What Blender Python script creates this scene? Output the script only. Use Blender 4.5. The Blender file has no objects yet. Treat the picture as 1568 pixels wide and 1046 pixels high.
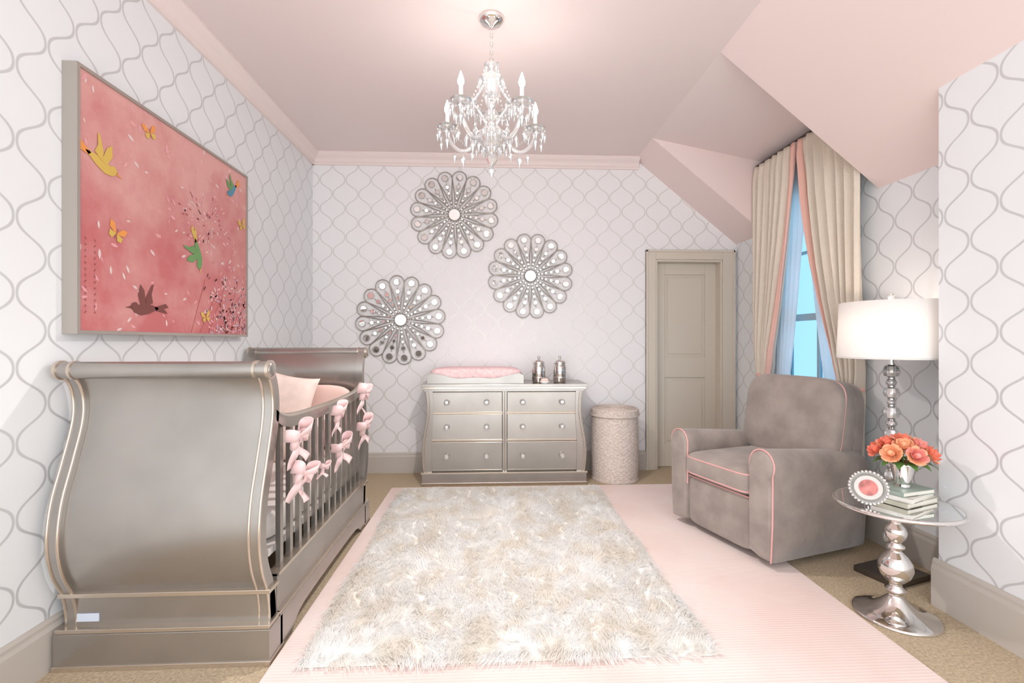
import bpy, math, random
import numpy as np
from mathutils import Vector, Matrix
random.seed(7); rng=np.random.default_rng(7)
sc=bpy.context.scene
sc.view_settings.view_transform='Standard'
sc.view_settings.look='None'
sc.view_settings.exposure=0.0
pi=math.pi; sin=math.sin; cos=math.cos
HC=1.22

# ------------------------------------------------------------ materials
def mat(name,col,rough=0.5,metal=0.0,noise=0.0,ns=6.0,bump=0.0,bs=60.0,sheen=0.0,coat=0.0,emis=None,es=0.0,trans=0.0,sss=0.0,col2=None,stretch=None):
    m=bpy.data.materials.new(name); m.use_nodes=True
    nt=m.node_tree; b=nt.nodes['Principled BSDF']
    b.inputs['Base Color'].default_value=(*col,1)
    b.inputs['Roughness'].default_value=rough
    b.inputs['Metallic'].default_value=metal
    b.inputs['Sheen Weight'].default_value=sheen
    b.inputs['Coat Weight'].default_value=coat
    b.inputs['Transmission Weight'].default_value=trans
    if emis:
        b.inputs['Emission Color'].default_value=(*emis,1); b.inputs['Emission Strength'].default_value=es
    tc=nt.nodes.new('ShaderNodeTexCoord')
    mp=nt.nodes.new('ShaderNodeMapping')
    nt.links.new(tc.outputs['Object'],mp.inputs['Vector'])
    if stretch: mp.inputs['Scale'].default_value=stretch
    if noise>0 or col2:
        n=nt.nodes.new('ShaderNodeTexNoise'); n.inputs['Scale'].default_value=ns; n.inputs['Detail'].default_value=5
        nt.links.new(mp.outputs['Vector'],n.inputs['Vector'])
        r=nt.nodes.new('ShaderNodeValToRGB')
        c2=col2 if col2 else tuple(max(0,c*(1-noise)) for c in col)
        c1=col if col2 else tuple(min(1,c*(1+noise)) for c in col)
        r.color_ramp.elements[0].position=.35; r.color_ramp.elements[1].position=.65
        r.color_ramp.elements[0].color=(*c2,1); r.color_ramp.elements[1].color=(*c1,1)
        nt.links.new(n.outputs['Fac'],r.inputs['Fac']); nt.links.new(r.outputs['Color'],b.inputs['Base Color'])
    if bump>0:
        n2=nt.nodes.new('ShaderNodeTexNoise'); n2.inputs['Scale'].default_value=bs; n2.inputs['Detail'].default_value=3
        nt.links.new(mp.outputs['Vector'],n2.inputs['Vector'])
        bp=nt.nodes.new('ShaderNodeBump'); bp.inputs['Strength'].default_value=bump; bp.inputs['Distance'].default_value=.01
        nt.links.new(n2.outputs['Fac'],bp.inputs['Height']); nt.links.new(bp.outputs['Normal'],b.inputs['Normal'])
    return m

def wallpaper(name,axis,bg,line):
    m=bpy.data.materials.new(name); m.use_nodes=True; nt=m.node_tree; b=nt.nodes['Principled BSDF']
    g=nt.nodes.new('ShaderNodeNewGeometry'); s=nt.nodes.new('ShaderNodeSeparateXYZ'); nt.links.new(g.outputs['Position'],s.inputs[0])
    def M(op,a,bb=None,c=None):
        n=nt.nodes.new('ShaderNodeMath'); n.operation=op
        for i,v in enumerate((a,bb,c)):
            if v is None: continue
            if isinstance(v,(int,float)): n.inputs[i].default_value=v
            else: nt.links.new(v,n.inputs[i])
        return n.outputs[0]
    W=.235; L=.265; A=W/4*.95; k=2*pi/L
    h=s.outputs[axis]; z=s.outputs['Z']
    kz=M('MULTIPLY',z,k)
    sn=M('SINE',kz); cs=M('COSINE',kz)
    s3=M('SINE',M('MULTIPLY',kz,3.0))
    w=M('MULTIPLY',M('ADD',sn,M('MULTIPLY',s3,0.06)),A)
    d1=M('PINGPONG',M('SUBTRACT',h,w),W/2)
    d2=M('PINGPONG',M('ADD',M('SUBTRACT',h,W/2),w),W/2)
    dm=M('MINIMUM',d1,d2)
    sl=M('MULTIPLY',cs,A*k)
    den=M('SQRT',M('ADD',M('MULTIPLY',sl,sl),1.0))
    dn=M('DIVIDE',dm,den)
    mr=nt.nodes.new('ShaderNodeMapRange'); mr.inputs['From Min'].default_value=.0038; mr.inputs['From Max'].default_value=.0058
    mr.inputs['To Min'].default_value=1; mr.inputs['To Max'].default_value=0
    nt.links.new(dn,mr.inputs['Value'])
    mx=nt.nodes.new('ShaderNodeMix'); mx.data_type='RGBA'
    mx.inputs[6].default_value=(*bg,1); mx.inputs[7].default_value=(*line,1)
    nt.links.new(mr.outputs[0],mx.inputs[0]); nt.links.new(mx.outputs[2],b.inputs['Base Color'])
    nt.links.new(M('MULTIPLY',mr.outputs[0],0.2),b.inputs['Metallic'])
    nt.links.new(M('SUBTRACT',0.6,M('MULTIPLY',mr.outputs[0],0.2)),b.inputs['Roughness'])
    return m

WP_X=wallpaper('wallpaper_back','X',(.86,.835,.84),(.69,.67,.64))
WP_Y=wallpaper('wallpaper_side','Y',(.83,.845,.86),(.63,.635,.65))
M_ceil=mat('ceiling_pink_paint',(.83,.71,.69),.5)
M_slope=mat('slope_pink_paint',(.86,.71,.68),.5)
M_crown=mat('crown_pink_paint',(.86,.73,.70),.4)
M_base=mat('baseboard_beige_paint',(.55,.50,.45),.4)
M_door=mat('door_beige_paint',(.65,.585,.495),.4)
M_silver=mat('silver_leaf_paint',(.40,.372,.345),.27,.78,noise=.08,ns=3)
M_silver2=mat('champagne_moulding',(.60,.52,.44),.2,.8)
M_silverd=mat('silver_leaf_dark',(.27,.25,.23),.36,.5,noise=.05,ns=3)
M_chrome=mat('polished_nickel',(.80,.78,.76),.08,1.0)
M_mirror=mat('mirror',(.92,.92,.92),.02,1.0)
M_frame=mat('antique_silver_wire',(.40,.36,.32),.3,.8)
M_velvet=mat('taupe_velvet',(.315,.262,.232),.85,0,noise=.16,ns=7,bump=.25,bs=25,sheen=.3)
M_pipe=mat('pink_piping',(.72,.38,.36),.6)
M_pinkfab=mat('pink_fabric',(.88,.62,.55),.75,bump=.1)
M_ivory=mat('ivory_pink_fabric',(.84,.68,.61),.75,bump=.1,noise=.06,ns=14)
M_satin=mat('pink_satin',(.88,.62,.61),.32,0,sheen=.3)
M_white=mat('white_cloth',(.70,.66,.63),.7)
M_cream=mat('cream_curtain',(.77,.68,.575),.85,bump=.35,bs=120)
M_dark=mat('dark_bronze',(.10,.08,.065),.35,.5)
M_sheet=mat('matte_white',(.85,.83,.8),.6)

def crystal(name,mixf=.35):
    m=bpy.data.materials.new(name); m.use_nodes=True; nt=m.node_tree; nt.nodes.clear()
    o=nt.nodes.new('ShaderNodeOutputMaterial'); mx=nt.nodes.new('ShaderNodeMixShader'); mx.inputs[0].default_value=mixf
    g=nt.nodes.new('ShaderNodeBsdfGlass'); g.inputs['IOR'].default_value=1.5; g.inputs['Roughness'].default_value=.0; g.inputs['Color'].default_value=(1,1,1,1)
    p=nt.nodes.new('ShaderNodeBsdfPrincipled'); p.inputs['Base Color'].default_value=(.97,.97,.97,1); p.inputs['Roughness'].default_value=.1; p.inputs['Metallic'].default_value=.55
    nt.links.new(g.outputs[0],mx.inputs[1]); nt.links.new(p.outputs[0],mx.inputs[2]); nt.links.new(mx.outputs[0],o.inputs[0])
    return m
M_crys=crystal('cut_crystal',.40)
def translucent(name,col,f):
    m=bpy.data.materials.new(name); m.use_nodes=True; nt=m.node_tree; nt.nodes.clear()
    o=nt.nodes.new('ShaderNodeOutputMaterial'); mx=nt.nodes.new('ShaderNodeMixShader'); mx.inputs[0].default_value=f
    d=nt.nodes.new('ShaderNodeBsdfDiffuse'); d.inputs[0].default_value=(*col,1)
    t=nt.nodes.new('ShaderNodeBsdfTranslucent'); t.inputs[0].default_value=(*col,1)
    nt.links.new(d.outputs[0],mx.inputs[1]); nt.links.new(t.outputs[0],mx.inputs[2]); nt.links.new(mx.outputs[0],o.inputs[0])
    return m
M_shade=translucent('linen_shade',(.95,.93,.91),.35)
M_sheer=translucent('sheer_voile',(.92,.94,.97),.5)
M_bulb=mat('bulb_glow',(1,.95,.9),.3,emis=(1,.92,.84),es=35)

# ------------------------------------------------------------ mesh builder
def catmull(P,n=8):
    P=[Vector(p) for p in P]; out=[]
    for i in range(len(P)-1):
        p0=P[max(i-1,0)];p1=P[i];p2=P[i+1];p3=P[min(i+2,len(P)-1)]
        for j in range(n):
            t=j/n
            out.append(.5*((2*p1)+(-p0+p2)*t+(2*p0-5*p1+4*p2-p3)*t*t+(-p0+3*p1-3*p2+p3)*t**3))
    out.append(P[-1]); return out
class MB:
    def __init__(s,name,mats,loc=(0,0,0),rot=(0,0,0),parent=None):
        s.name=name; s.mats=mats if isinstance(mats,(list,tuple)) else [mats]; s.v=[];s.f=[];s.m=[];s.s=[]
        s.loc=loc;s.rot=rot;s.parent=parent;s.T=Matrix.Identity(4)
    def add(s,vs,fs,mi=0,sm=False):
        o=len(s.v)
        for p in vs: s.v.append(tuple(s.T@Vector(p)))
        for f in fs: s.f.append(tuple(i+o for i in f)); s.m.append(mi); s.s.append(sm)
    def box(s,x0,x1,y0,y1,z0,z1,mi=0):
        v=[(x,y,z) for z in (z0,z1) for y in (y0,y1) for x in (x0,x1)]
        s.add(v,[(0,2,3,1),(4,5,7,6),(0,1,5,4),(2,6,7,3),(0,4,6,2),(1,3,7,5)],mi)
    def hexa(s,v,mi=0): s.add(v,[(0,2,3,1),(4,5,7,6),(0,1,5,4),(2,6,7,3),(0,4,6,2),(1,3,7,5)],mi)
    def prism(s,poly,axis,a0,a1,mi=0,sm=False):
        n=len(poly)
        def P(p,a):
            return {'X':(a,p[0],p[1]),'Y':(p[0],a,p[1]),'Z':(p[0],p[1],a)}[axis]
        v=[P(p,a0) for p in poly]+[P(p,a1) for p in poly]
        s.add(v,[tuple(range(n))[::-1],tuple(range(n,2*n))],mi)
        s.add(v,[(i,(i+1)%n,n+(i+1)%n,n+i) for i in range(n)],mi,sm)
    def rings(s,R,mi=0,sm=True,closed=True,caps=True):
        n=len(R[0]); v=[p for r in R for p in r]; f=[]
        for i in range(len(R)-1):
            for j in range(n if closed else n-1):
                k=(j+1)%n; f.append((i*n+j,i*n+k,(i+1)*n+k,(i+1)*n+j))
        s.add(v,f,mi,sm)
        if caps and closed:
            s.add(R[0],[tuple(range(n))[::-1]],mi); s.add(R[-1],[tuple(range(n))],mi)
    def lathe(s,prof,cx=0,cy=0,mi=0,seg=32,sm=True):
        R=[[(cx+max(r,1e-4)*cos(2*pi*j/seg),cy+max(r,1e-4)*sin(2*pi*j/seg),z) for j in range(seg)] for r,z in prof]
        s.rings(R,mi,sm,True,True)
    def tube(s,pts,r,mi=0,seg=8,closed=False,r1=None):
        pts=[Vector(p) for p in pts]; n=len(pts); R=[]; up=Vector((0,0,1))
        N=None
        for i,p in enumerate(pts):
            if closed: t=pts[(i+1)%n]-pts[i-1]
            else: t=pts[min(i+1,n-1)]-pts[max(i-1,0)]
            if t.length<1e-9: t=Vector((0,0,1))
            t.normalize()
            if N is None:
                N=t.cross(up) if abs(t.dot(up))<.95 else t.cross(Vector((1,0,0)))
            N=(N-t*N.dot(t)).normalized(); B=t.cross(N)
            rr=r if r1 is None else r+(r1-r)*i/(n-1)
            R.append([p+(N*cos(2*pi*j/seg)+B*sin(2*pi*j/seg))*rr for j in range(seg)])
        if closed: R.append(R[0]); s.rings(R,mi,True,True,False)
        else: s.rings(R,mi,True,True,True)
    def sq(s,c,h,e1=1,e2=1,mi=0,nu=12,nv=24,R=None):
        def sp(a,e): return math.copysign(abs(a)**e,a)
        R=R or Matrix.Identity(3); c=Vector(c); rg=[]
        for i in range(nu+1):
            u=-pi/2+pi*i/nu
            cu=max(cos(u),1e-3) if 0<i<nu else 1e-3
            rg.append([c+R@Vector((h[0]*sp(cu,e1)*sp(cos(2*pi*j/nv),e2),h[1]*sp(cu,e1)*sp(sin(2*pi*j/nv),e2),h[2]*sp(sin(u),e1))) for j in range(nv)])
        s.rings(rg,mi,True)
    def disc(s,c,r,t,mi=0,seg=20,ax='Y'):
        c=Vector(c)
        def P(a,b,h):
            return c+({'Y':Vector((a,h,b)),'X':Vector((h,a,b)),'Z':Vector((a,b,h))}[ax])
        A=[P(r*cos(2*pi*j/seg),r*sin(2*pi*j/seg),-t/2) for j in range(seg)]
        B=[P(r*cos(2*pi*j/seg),r*sin(2*pi*j/seg),t/2) for j in range(seg)]
        s.rings([A,B],mi,False)
    def octa(s,c,rx,rz,mi=0):
        c=Vector(c); 
        n=6; ring=[c+Vector((rx*cos(2*pi*j/n),rx*sin(2*pi*j/n),rz*.25)) for j in range(n)]
        v=[c+Vector((0,0,rz))]+ring+[c+Vector((0,0,-rz))]
        f=[(0,1+j,1+(j+1)%n) for j in range(n)]+[(n+1,1+(j+1)%n,1+j) for j in range(n)]
        s.add(v,f,mi,False)
    def ribbon(s,pts,wd,mi=0):
        v=[];f=[]
        for p,w in zip(pts,wd): p=Vector(p);w=Vector(w); v+= [p-w,p,p+w]
        for i in range(len(pts)-1):
            for j in range(2): f.append((3*i+j,3*i+j+1,3*i+j+4,3*i+j+3))
        s.add(v,f,mi,True)
    def build(s,bevel=0,sub=0,fixn=True):
        me=bpy.data.meshes.new(s.name); me.from_pydata(s.v,[],s.f); me.update()
        for m in s.mats: me.materials.append(m)
        me.polygons.foreach_set('material_index',s.m); me.polygons.foreach_set('use_smooth',s.s)
        if fixn:
            import bmesh
            bm=bmesh.new(); bm.from_mesh(me); bmesh.ops.recalc_face_normals(bm,faces=bm.faces); bm.to_mesh(me); bm.free()
        o=bpy.data.objects.new(s.name,me); sc.collection.objects.link(o)
        o.location=s.loc; o.rotation_euler=s.rot
        if s.parent: o.parent=s.parent
        if bevel:
            b=o.modifiers.new('bevel','BEVEL'); b.width=bevel; b.segments=2; b.limit_method='ANGLE'; b.angle_limit=.7
        if sub:
            b=o.modifiers.new('sub','SUBSURF'); b.levels=sub; b.render_levels=sub
        return o
def empty(name,loc=(0,0,0),rot=(0,0,0)):
    e=bpy.data.objects.new(name,None); e.location=loc; e.rotation_euler=rot; sc.collection.objects.link(e); e.empty_display_size=.1; return e

# ------------------------------------------------------------ room shell
XL=-1.65; YB=4.42; XR=2.35; ZC=2.95; Y0=-.7; XC=2.06; YC=2.08
XS=1.37; ZK=2.15; YD0=2.757; YD1=3.95
def slopeZ(x): return ZC-(ZC-ZK)*(x-XS)/(XR-XS)
def sisal():
    m=mat('sisal_carpet',(.52,.41,.28),.9,noise=.2,ns=90,bump=.5,bs=220); return m
b=MB('floor',sisal()); b.box(XL-.1,XR+.1,Y0,YB+.14,-.1,0); b.build()
b=MB('wall_left',WP_Y); b.box(XL-.1,XL,Y0,YB+.14,0,ZC+.1); b.build()
DX0,DX1,DZ=1.56,2.21,2.0
for nm,bb in (('wall_back',(XL,DX0,0,ZC+.1)),('wall_above_door',(DX0,DX1,DZ,ZC+.1)),('wall_beside_door',(DX1,XR+.1,0,ZC+.1))):
    b=MB(nm,WP_X); b.box(bb[0],bb[1],YB,YB+.14,bb[2],bb[3]); b.build()
WY0,WY1,WZ0,WZ1=2.97,3.73,.40,2.40
b=MB('wall_right',WP_Y)
b.box(XR,XR+.1,YC,WY0,0,ZC+.1); b.box(XR,XR+.1,WY1,YB,0,ZC+.1); b.box(XR,XR+.1,WY0,WY1,0,WZ0); b.box(XR,XR+.1,WY0,WY1,WZ1,ZC+.1); b.build()
b=MB('wall_closet',WP_Y); b.prism([(XC,0),(XR+.1,0),(XR+.1,slopeZ(XR)),(XC,slopeZ(XC)+.002)],'Y',Y0,YC); b.build()
b=MB('ceiling',[M_ceil,M_slope])
b.box(XL,XS,Y0,YB,ZC,ZC+.1)
pr=[(XS,ZC),(XR,ZK),(XR+.1,ZK),(XR+.1,ZC+.1),(XS,ZC+.1)]
b.prism(pr,'Y',Y0,YD0,1); b.prism(pr,'Y',YD1,YB,1)
b.prism([(XS,ZC),(XR,2.76),(XR+.1,2.76),(XR+.1,ZC+.1),(XS,ZC+.1)],'Y',YD0,YD1,0); b.build()
cp=[(0,0),(.085,0),(.085,-.012),(.07,-.03),(.045,-.05),(.03,-.075),(.018,-.085),(.018,-.1),(0,-.1)]
b=MB('trim_1',M_crown); b.prism([(XL+x,ZC+z) for x,z in cp],'Y',Y0,YB); b.build()
b=MB('trim_2',M_crown); b.prism([(YB-x,ZC+z) for x,z in cp],'X',XL,XS+.02); b.build()
bp=[(0,0),(.02,0),(.02,.15),(.014,.165),(.014,.178),(.006,.19),(0,.19)]
b=MB('baseboard_left',M_base); b.prism([(XL+x,z) for x,z in bp],'Y',Y0,YB); b.build()
b=MB('baseboard_back',M_base); b.prism([(YB-x,z) for x,z in bp],'X',XL,DX0-.095); b.build()
b=MB('baseboard_right',M_base); b.prism([(XR-x,z) for x,z in bp],'Y',YC,YB); b.build()
b=MB('baseboard_closet',M_base); b.prism([(XC-x,z*1.15) for x,z in bp],'Y',Y0,YC+.018); b.box(XC,XR-.02,YC,YC+.018,0,.2); b.build()
# door casing (trim) and door leaf with its jamb
b=MB('trim_3',M_door)
c=.095
for (x0,x1,z0,z1) in ((DX0-c,DX0,0,DZ+.09),(DX1,XR-.022,0,DZ+.09),(DX0,DX1,DZ,DZ+.09)):
    b.box(x0,x1,YB-.02,YB,z0,z1)
b.box(DX0-c,DX0-c+.02,YB-.03,YB,0,DZ+.09); b.box(XR-.042,XR-.022,YB-.03,YB,0,DZ+.09); b.box(DX0-c,XR-.022,YB-.03,YB,DZ+.07,DZ+.09)
b.build(bevel=.003)
b=MB('door_1',M_door)
b.box(DX0,DX0+.02,YB-.01,YB+.1,0,DZ);b.box(DX1-.02,DX1,YB-.01,YB+.1,0,DZ);b.box(DX0+.02,DX1-.02,YB-.01,YB+.1,DZ-.02,DZ)
lx0,lx1=DX0+.001,DX1-.001
b.box(lx0,lx1,YB+.10,YB+.135,0.005,DZ-.001)
lx0,lx1=DX0+.02,DX1-.02
yf=YB+.085
b.box(lx0,lx0+.105,yf,YB+.1,.005,DZ-.02);b.box(lx1-.105,lx1,yf,YB+.1,.005,DZ-.02)
for z0,z1 in ((.005,.22),(.87,1.07),(DZ-.13,DZ-.02)): b.box(lx0+.105,lx1-.105,yf,YB+.1,z0,z1)
for z0,z1 in ((.22,.87),(1.07,DZ-.13)): b.box(lx0+.135,lx1-.135,yf+.006,YB+.1,z0+.03,z1-.03)
b.build(bevel=.003)
# window
M_wf=mat('window_frame_paint',(.34,.48,.56),.4)
M_glass=bpy.data.materials.new('window_glass'); M_glass.use_nodes=True; nt=M_glass.node_tree; nt.nodes.clear()
o=nt.nodes.new('ShaderNodeOutputMaterial'); mx=nt.nodes.new('ShaderNodeMixShader'); mx.inputs[0].default_value=.06
t=nt.nodes.new('ShaderNodeBsdfTransparent'); t.inputs[0].default_value=(.40,.55,.64,1); g=nt.nodes.new('ShaderNodeBsdfGlossy'); g.inputs['Roughness'].default_value=.02
nt.links.new(t.outputs[0],mx.inputs[1]);nt.links.new(g.outputs[0],mx.inputs[2]);nt.links.new(mx.outputs[0],o.inputs[0])
b=MB('window_1',[M_wf,M_glass,M_base])
for a in ((WY0,WY0+.05,WZ0,WZ1),(WY1-.05,WY1,WZ0,WZ1),(WY0+.05,WY1-.05,WZ0,WZ0+.06),(WY0+.05,WY1-.05,WZ1-.05,WZ1),(WY0+.05,WY1-.05,1.38,1.43)):
    b.box(XR+.03,XR+.08,a[0],a[1],a[2],a[3])
ym=(WY0+WY1)/2
b.box(XR+.045,XR+.07,ym-.012,ym+.012,WZ0+.06,WZ1-.05)
for z in (.88,1.9): b.box(XR+.045,XR+.07,WY0+.05,WY1-.05,z-.01,z+.01)
b.box(XR+.055,XR+.06,WY0+.05,WY1-.05,WZ0+.06,WZ1-.05,1)
b.box(XR-.010,XR+.03,WY0-.0,WY1+.0,WZ0-.0,WZ0+.02,2)
b.build()

# ------------------------------------------------------------ curtains
def curtain(name,side):
    b=MB(name,[M_cream,mat('curtain_trim_pink_'+name,(.86,.52,.44),.8)])
    zs=[2.70,2.66,2.60,2.45,2.25,2.0,1.75,1.5,1.3,1.15,1.02,.94,.86,.7,.5,.25,.03]
    if side=='far':
        outer=[3.93]*8+[3.92,3.91,3.88,3.86,3.87,3.88,3.9,3.9,3.9]
        inner=[3.40,3.40,3.40,3.41,3.44,3.48,3.53,3.58,3.63,3.67,3.69,3.71,3.69,3.62,3.58,3.56,3.56]
    else:
        outer=[2.775]*9+[2.78,2.78,2.79,2.78,2.78,2.775,2.775,2.775]
        inner=[3.37,3.37,3.37,3.35,3.33,3.28,3.22,3.14,3.06,3.00,2.95,2.92,2.95,3.03,3.06,3.08,3.08]
    Z=np.linspace(2.70,.03,70); 
    zo=np.interp(-Z,[-z for z in zs],outer); zi=np.interp(-Z,[-z for z in zs],inner)
    n=110; R=[]
    for k,z in enumerate(Z):
        row=[]
        wid=abs(zi[k]-zo[k]); full=.55
        amp=.024+.018*(1-min(1,wid/full)); 
        if z>2.58: amp=.012+.012*(2.70-z)/.12
        for j in range(n+1):
            s=j/n; y=zo[k]+(zi[k]-zo[k])*s
            ph=2*pi*6.5*s+.25*sin(z*3+s*5)
            x=2.255-amp*(sin(ph)+.35*sin(2.3*ph+z*1.3))*1.0
            row.append((min(x,2.302),y+.006*cos(ph),z))
        R.append(row)
    m=n+1; v=[p for r in R for p in r]; f=[];f2=[]
    for i in range(len(R)-1):
        for j in range(n):
            q=(i*m+j,i*m+j+1,(i+1)*m+j+1,(i+1)*m+j)
            (f2 if j>=n-10 else f).append(q)
    b.add(v,f,0,True); b.add(v,f2,1,True)
    yc=(3.71+3.86)/2 if side=='far' else (2.79+2.93)/2; hw=.085
    b.tube([(2.255+.045*cos(a),yc+hw*sin(a),.94+.02*sin(a)) for a in [2*pi*i/24 for i in range(24)]],.012,1,8,True)
    o=b.build(fixn=False); md=o.modifiers.new('sol','SOLIDIFY'); md.thickness=.003
    return o
cw=empty('curtain')
c1=curtain('panel_1','far'); c2=curtain('panel_2','near')
c1.parent=cw;c2.parent=cw
b=MB('rod',M_dark,parent=cw); b.tube([(2.275,2.765,2.72),(2.275,3.94,2.72)],.01); 
for y in (2.80,3.9): b.tube([(2.275,y,2.72),(XR,y,2.72)],.007)
b.build()
b=MB('sheer',M_sheer,parent=cw)
for (yo,sgn) in ((3.76,1),(2.95,-1)):
    R=[]
    for z in np.linspace(2.62,.05,40):
        t=min(1,max(0,(2.30-z)/1.4)); inn=3.37+sgn*(.0+.20*t**1.3)+ (0 if z>.95 else -sgn*.04)
        row=[]
        for j in range(50):
            s=j/49; y=yo+(inn-yo)*s; row.append((2.322-.009*sin(s*2*pi*6+z),y,z))
        R.append(row)
    b.rings(R,0,True,False,False)
b.tube([(2.322,2.9,2.63),(2.322,3.8,2.63)],.006); b.build(fixn=False)

# ------------------------------------------------------------ rugs
def pinkrug():
    m=mat('pink_rug_wool',(.80,.64,.60),.95); nt=m.node_tree; bs=nt.nodes['Principled BSDF']
    tc=nt.nodes.new('ShaderNodeTexCoord')
    w=nt.nodes.new('ShaderNodeTexWave'); w.wave_type='BANDS'; w.bands_direction='Y'; w.inputs['Scale'].default_value=20; w.inputs['Distortion'].default_value=.6
    nt.links.new(tc.outputs['Object'],w.inputs['Vector'])
    n=nt.nodes.new('ShaderNodeTexNoise'); n.inputs['Scale'].default_value=1.8; n.inputs['Detail'].default_value=6; nt.links.new(tc.outputs['Object'],n.inputs['Vector'])
    r=nt.nodes.new('ShaderNodeValToRGB'); r.color_ramp.elements[0].color=(.81,.64,.59,1); r.color_ramp.elements[1].color=(.86,.75,.71,1)
    r.color_ramp.elements[0].position=.35;r.color_ramp.elements[1].position=.65
    nt.links.new(n.outputs['Fac'],r.inputs[0])
    mx=nt.nodes.new('ShaderNodeMix'); mx.data_type='RGBA'; mx.blend_type='MULTIPLY'
    r2=nt.nodes.new('ShaderNodeValToRGB'); r2.color_ramp.elements[0].color=(.955,.945,.94,1); r2.color_ramp.elements[1].color=(1,1,1,1)
    nt.links.new(w.outputs['Fac'],r2.inputs[0])
    mx.inputs[0].default_value=1; nt.links.new(r.outputs[0],mx.inputs[6]); nt.links.new(r2.outputs[0],mx.inputs[7]); nt.links.new(mx.outputs[2],bs.inputs['Base Color'])
    bp_=nt.nodes.new('ShaderNodeBump'); bp_.inputs['Strength'].default_value=.15; bp_.inputs['Distance'].default_value=.003
    nt.links.new(w.outputs['Fac'],bp_.inputs['Height']); nt.links.new(bp_.outputs[0],bs.inputs['Normal'])
    return m
b=MB('pink_area_rug',pinkrug()); b.box(-.825,1.62,1.0,3.93,0,.012); b.build(bevel=.004)
# fur rug: soft tufted underlayer + long strands emerging from it
FX0,FX1,FY0,FY1=-.71,.86,1.77,3.82
def furmat(lo,hi):
    m=mat('faux_fur',(.9,.87,.82),.9); nt=m.node_tree; bs=nt.nodes['Principled BSDF']
    nt.nodes.remove(bs); bs=nt.nodes.new('ShaderNodeBsdfDiffuse')
    tc=nt.nodes.new('ShaderNodeTexCoord'); n=nt.nodes.new('ShaderNodeTexNoise'); n.inputs['Scale'].default_value=4.5; n.inputs['Detail'].default_value=4
    mp=nt.nodes.new('ShaderNodeMapping'); mp.inputs['Scale'].default_value=(1.5,1,.2)
    nt.links.new(tc.outputs['Object'],mp.inputs[0]); nt.links.new(mp.outputs[0],n.inputs['Vector'])
    r=nt.nodes.new('ShaderNodeValToRGB'); r.color_ramp.elements[0].position=.38; r.color_ramp.elements[1].position=.56
    r.color_ramp.elements[0].color=(*lo,1); r.color_ramp.elements[1].color=(*hi,1)
    nt.links.new(n.outputs['Fac'],r.inputs[0]); nt.links.new(r.outputs[0],bs.inputs['Color'])
    t=nt.nodes.new('ShaderNodeBsdfTranslucent'); nt.links.new(r.outputs[0],t.inputs[0])
    mx=nt.nodes.new('ShaderNodeMixShader'); mx.inputs[0].default_value=.5
    o=[q for q in nt.nodes if q.type=='OUTPUT_MATERIAL'][0]
    nt.links.new(bs.outputs[0],mx.inputs[1]);nt.links.new(t.outputs[0],mx.inputs[2]);nt.links.new(mx.outputs[0],o.inputs[0])
    return m,mx
def h2(a,b_,k1,k2):
    v=np.sin(a*k1+b_*k2)*43758.5; return v-np.floor(v)
G=.055
def tuft(x,y):
    gx=np.floor(x/G); gy=np.floor(y/G); best=np.full(x.shape,9.0); bx=np.zeros_like(x); by=np.zeros_like(x)
    for i in(-1,0,1):
        for j in(-1,0,1):
            qx=gx+i; qy=gy+j
            px_=(qx+h2(qx,qy,12.71,31.17))*G; py_=(qy+h2(qx,qy,26.95,18.33))*G
            d=np.hypot(x-px_,y-py_)/G; m_=d<best
            best=np.where(m_,d,best); bx=np.where(m_,px_,bx); by=np.where(m_,py_,by)
    return best,bx,by
def swell(x,y): return .5+.25*np.sin(x*9.3+1.7*np.sin(y*5.1))+.25*np.sin(y*10.7+2.1*np.sin(x*6.3))
def surf(x,y):
    d,bx,by=tuft(x,y)
    e=np.minimum(np.minimum(x-FX0,FX1-x),np.minimum(y-FY0,FY1-y)); ef=np.clip(e/.05,0,1)**.6
    return .014+ef*(.022+.014*swell(x,y)-.009*np.clip(d,0,1)**1.3)
nx,ny=400,510
gx,gy=np.meshgrid(np.linspace(FX0,FX1,nx),np.linspace(FY0,FY1,ny))
gz=surf(gx,gy)
co=np.stack([gx,gy,gz],-1).reshape(-1,3).astype(np.float32)
idx=np.arange(nx*ny).reshape(ny,nx)
Q=np.stack([idx[:-1,:-1],idx[:-1,1:],idx[1:,1:],idx[1:,:-1]],-1).reshape(-1,4).astype(np.int32)
me=bpy.data.meshes.new('backing'); me.vertices.add(len(co)); me.vertices.foreach_set('co',co.ravel())
me.loops.add(Q.size); me.loops.foreach_set('vertex_index',Q.ravel()); me.polygons.add(len(Q)); me.polygons.foreach_set('loop_start',np.arange(len(Q),dtype=np.int32)*4)
me.update(calc_edges=True); me.polygons.foreach_set('use_smooth',[True]*len(Q))
fm,fmx=furmat((.95,.92,.87),(.985,.98,.97)); fm2,fmx2=furmat((.86,.80,.72),(.95,.93,.90)); fm2.name='faux_fur_under'; fmx2.inputs[0].default_value=0.0
me.materials.append(fm2)
fr=empty('fur_rug')
o=bpy.data.objects.new('backing',me); sc.collection.objects.link(o); o.parent=fr
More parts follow.
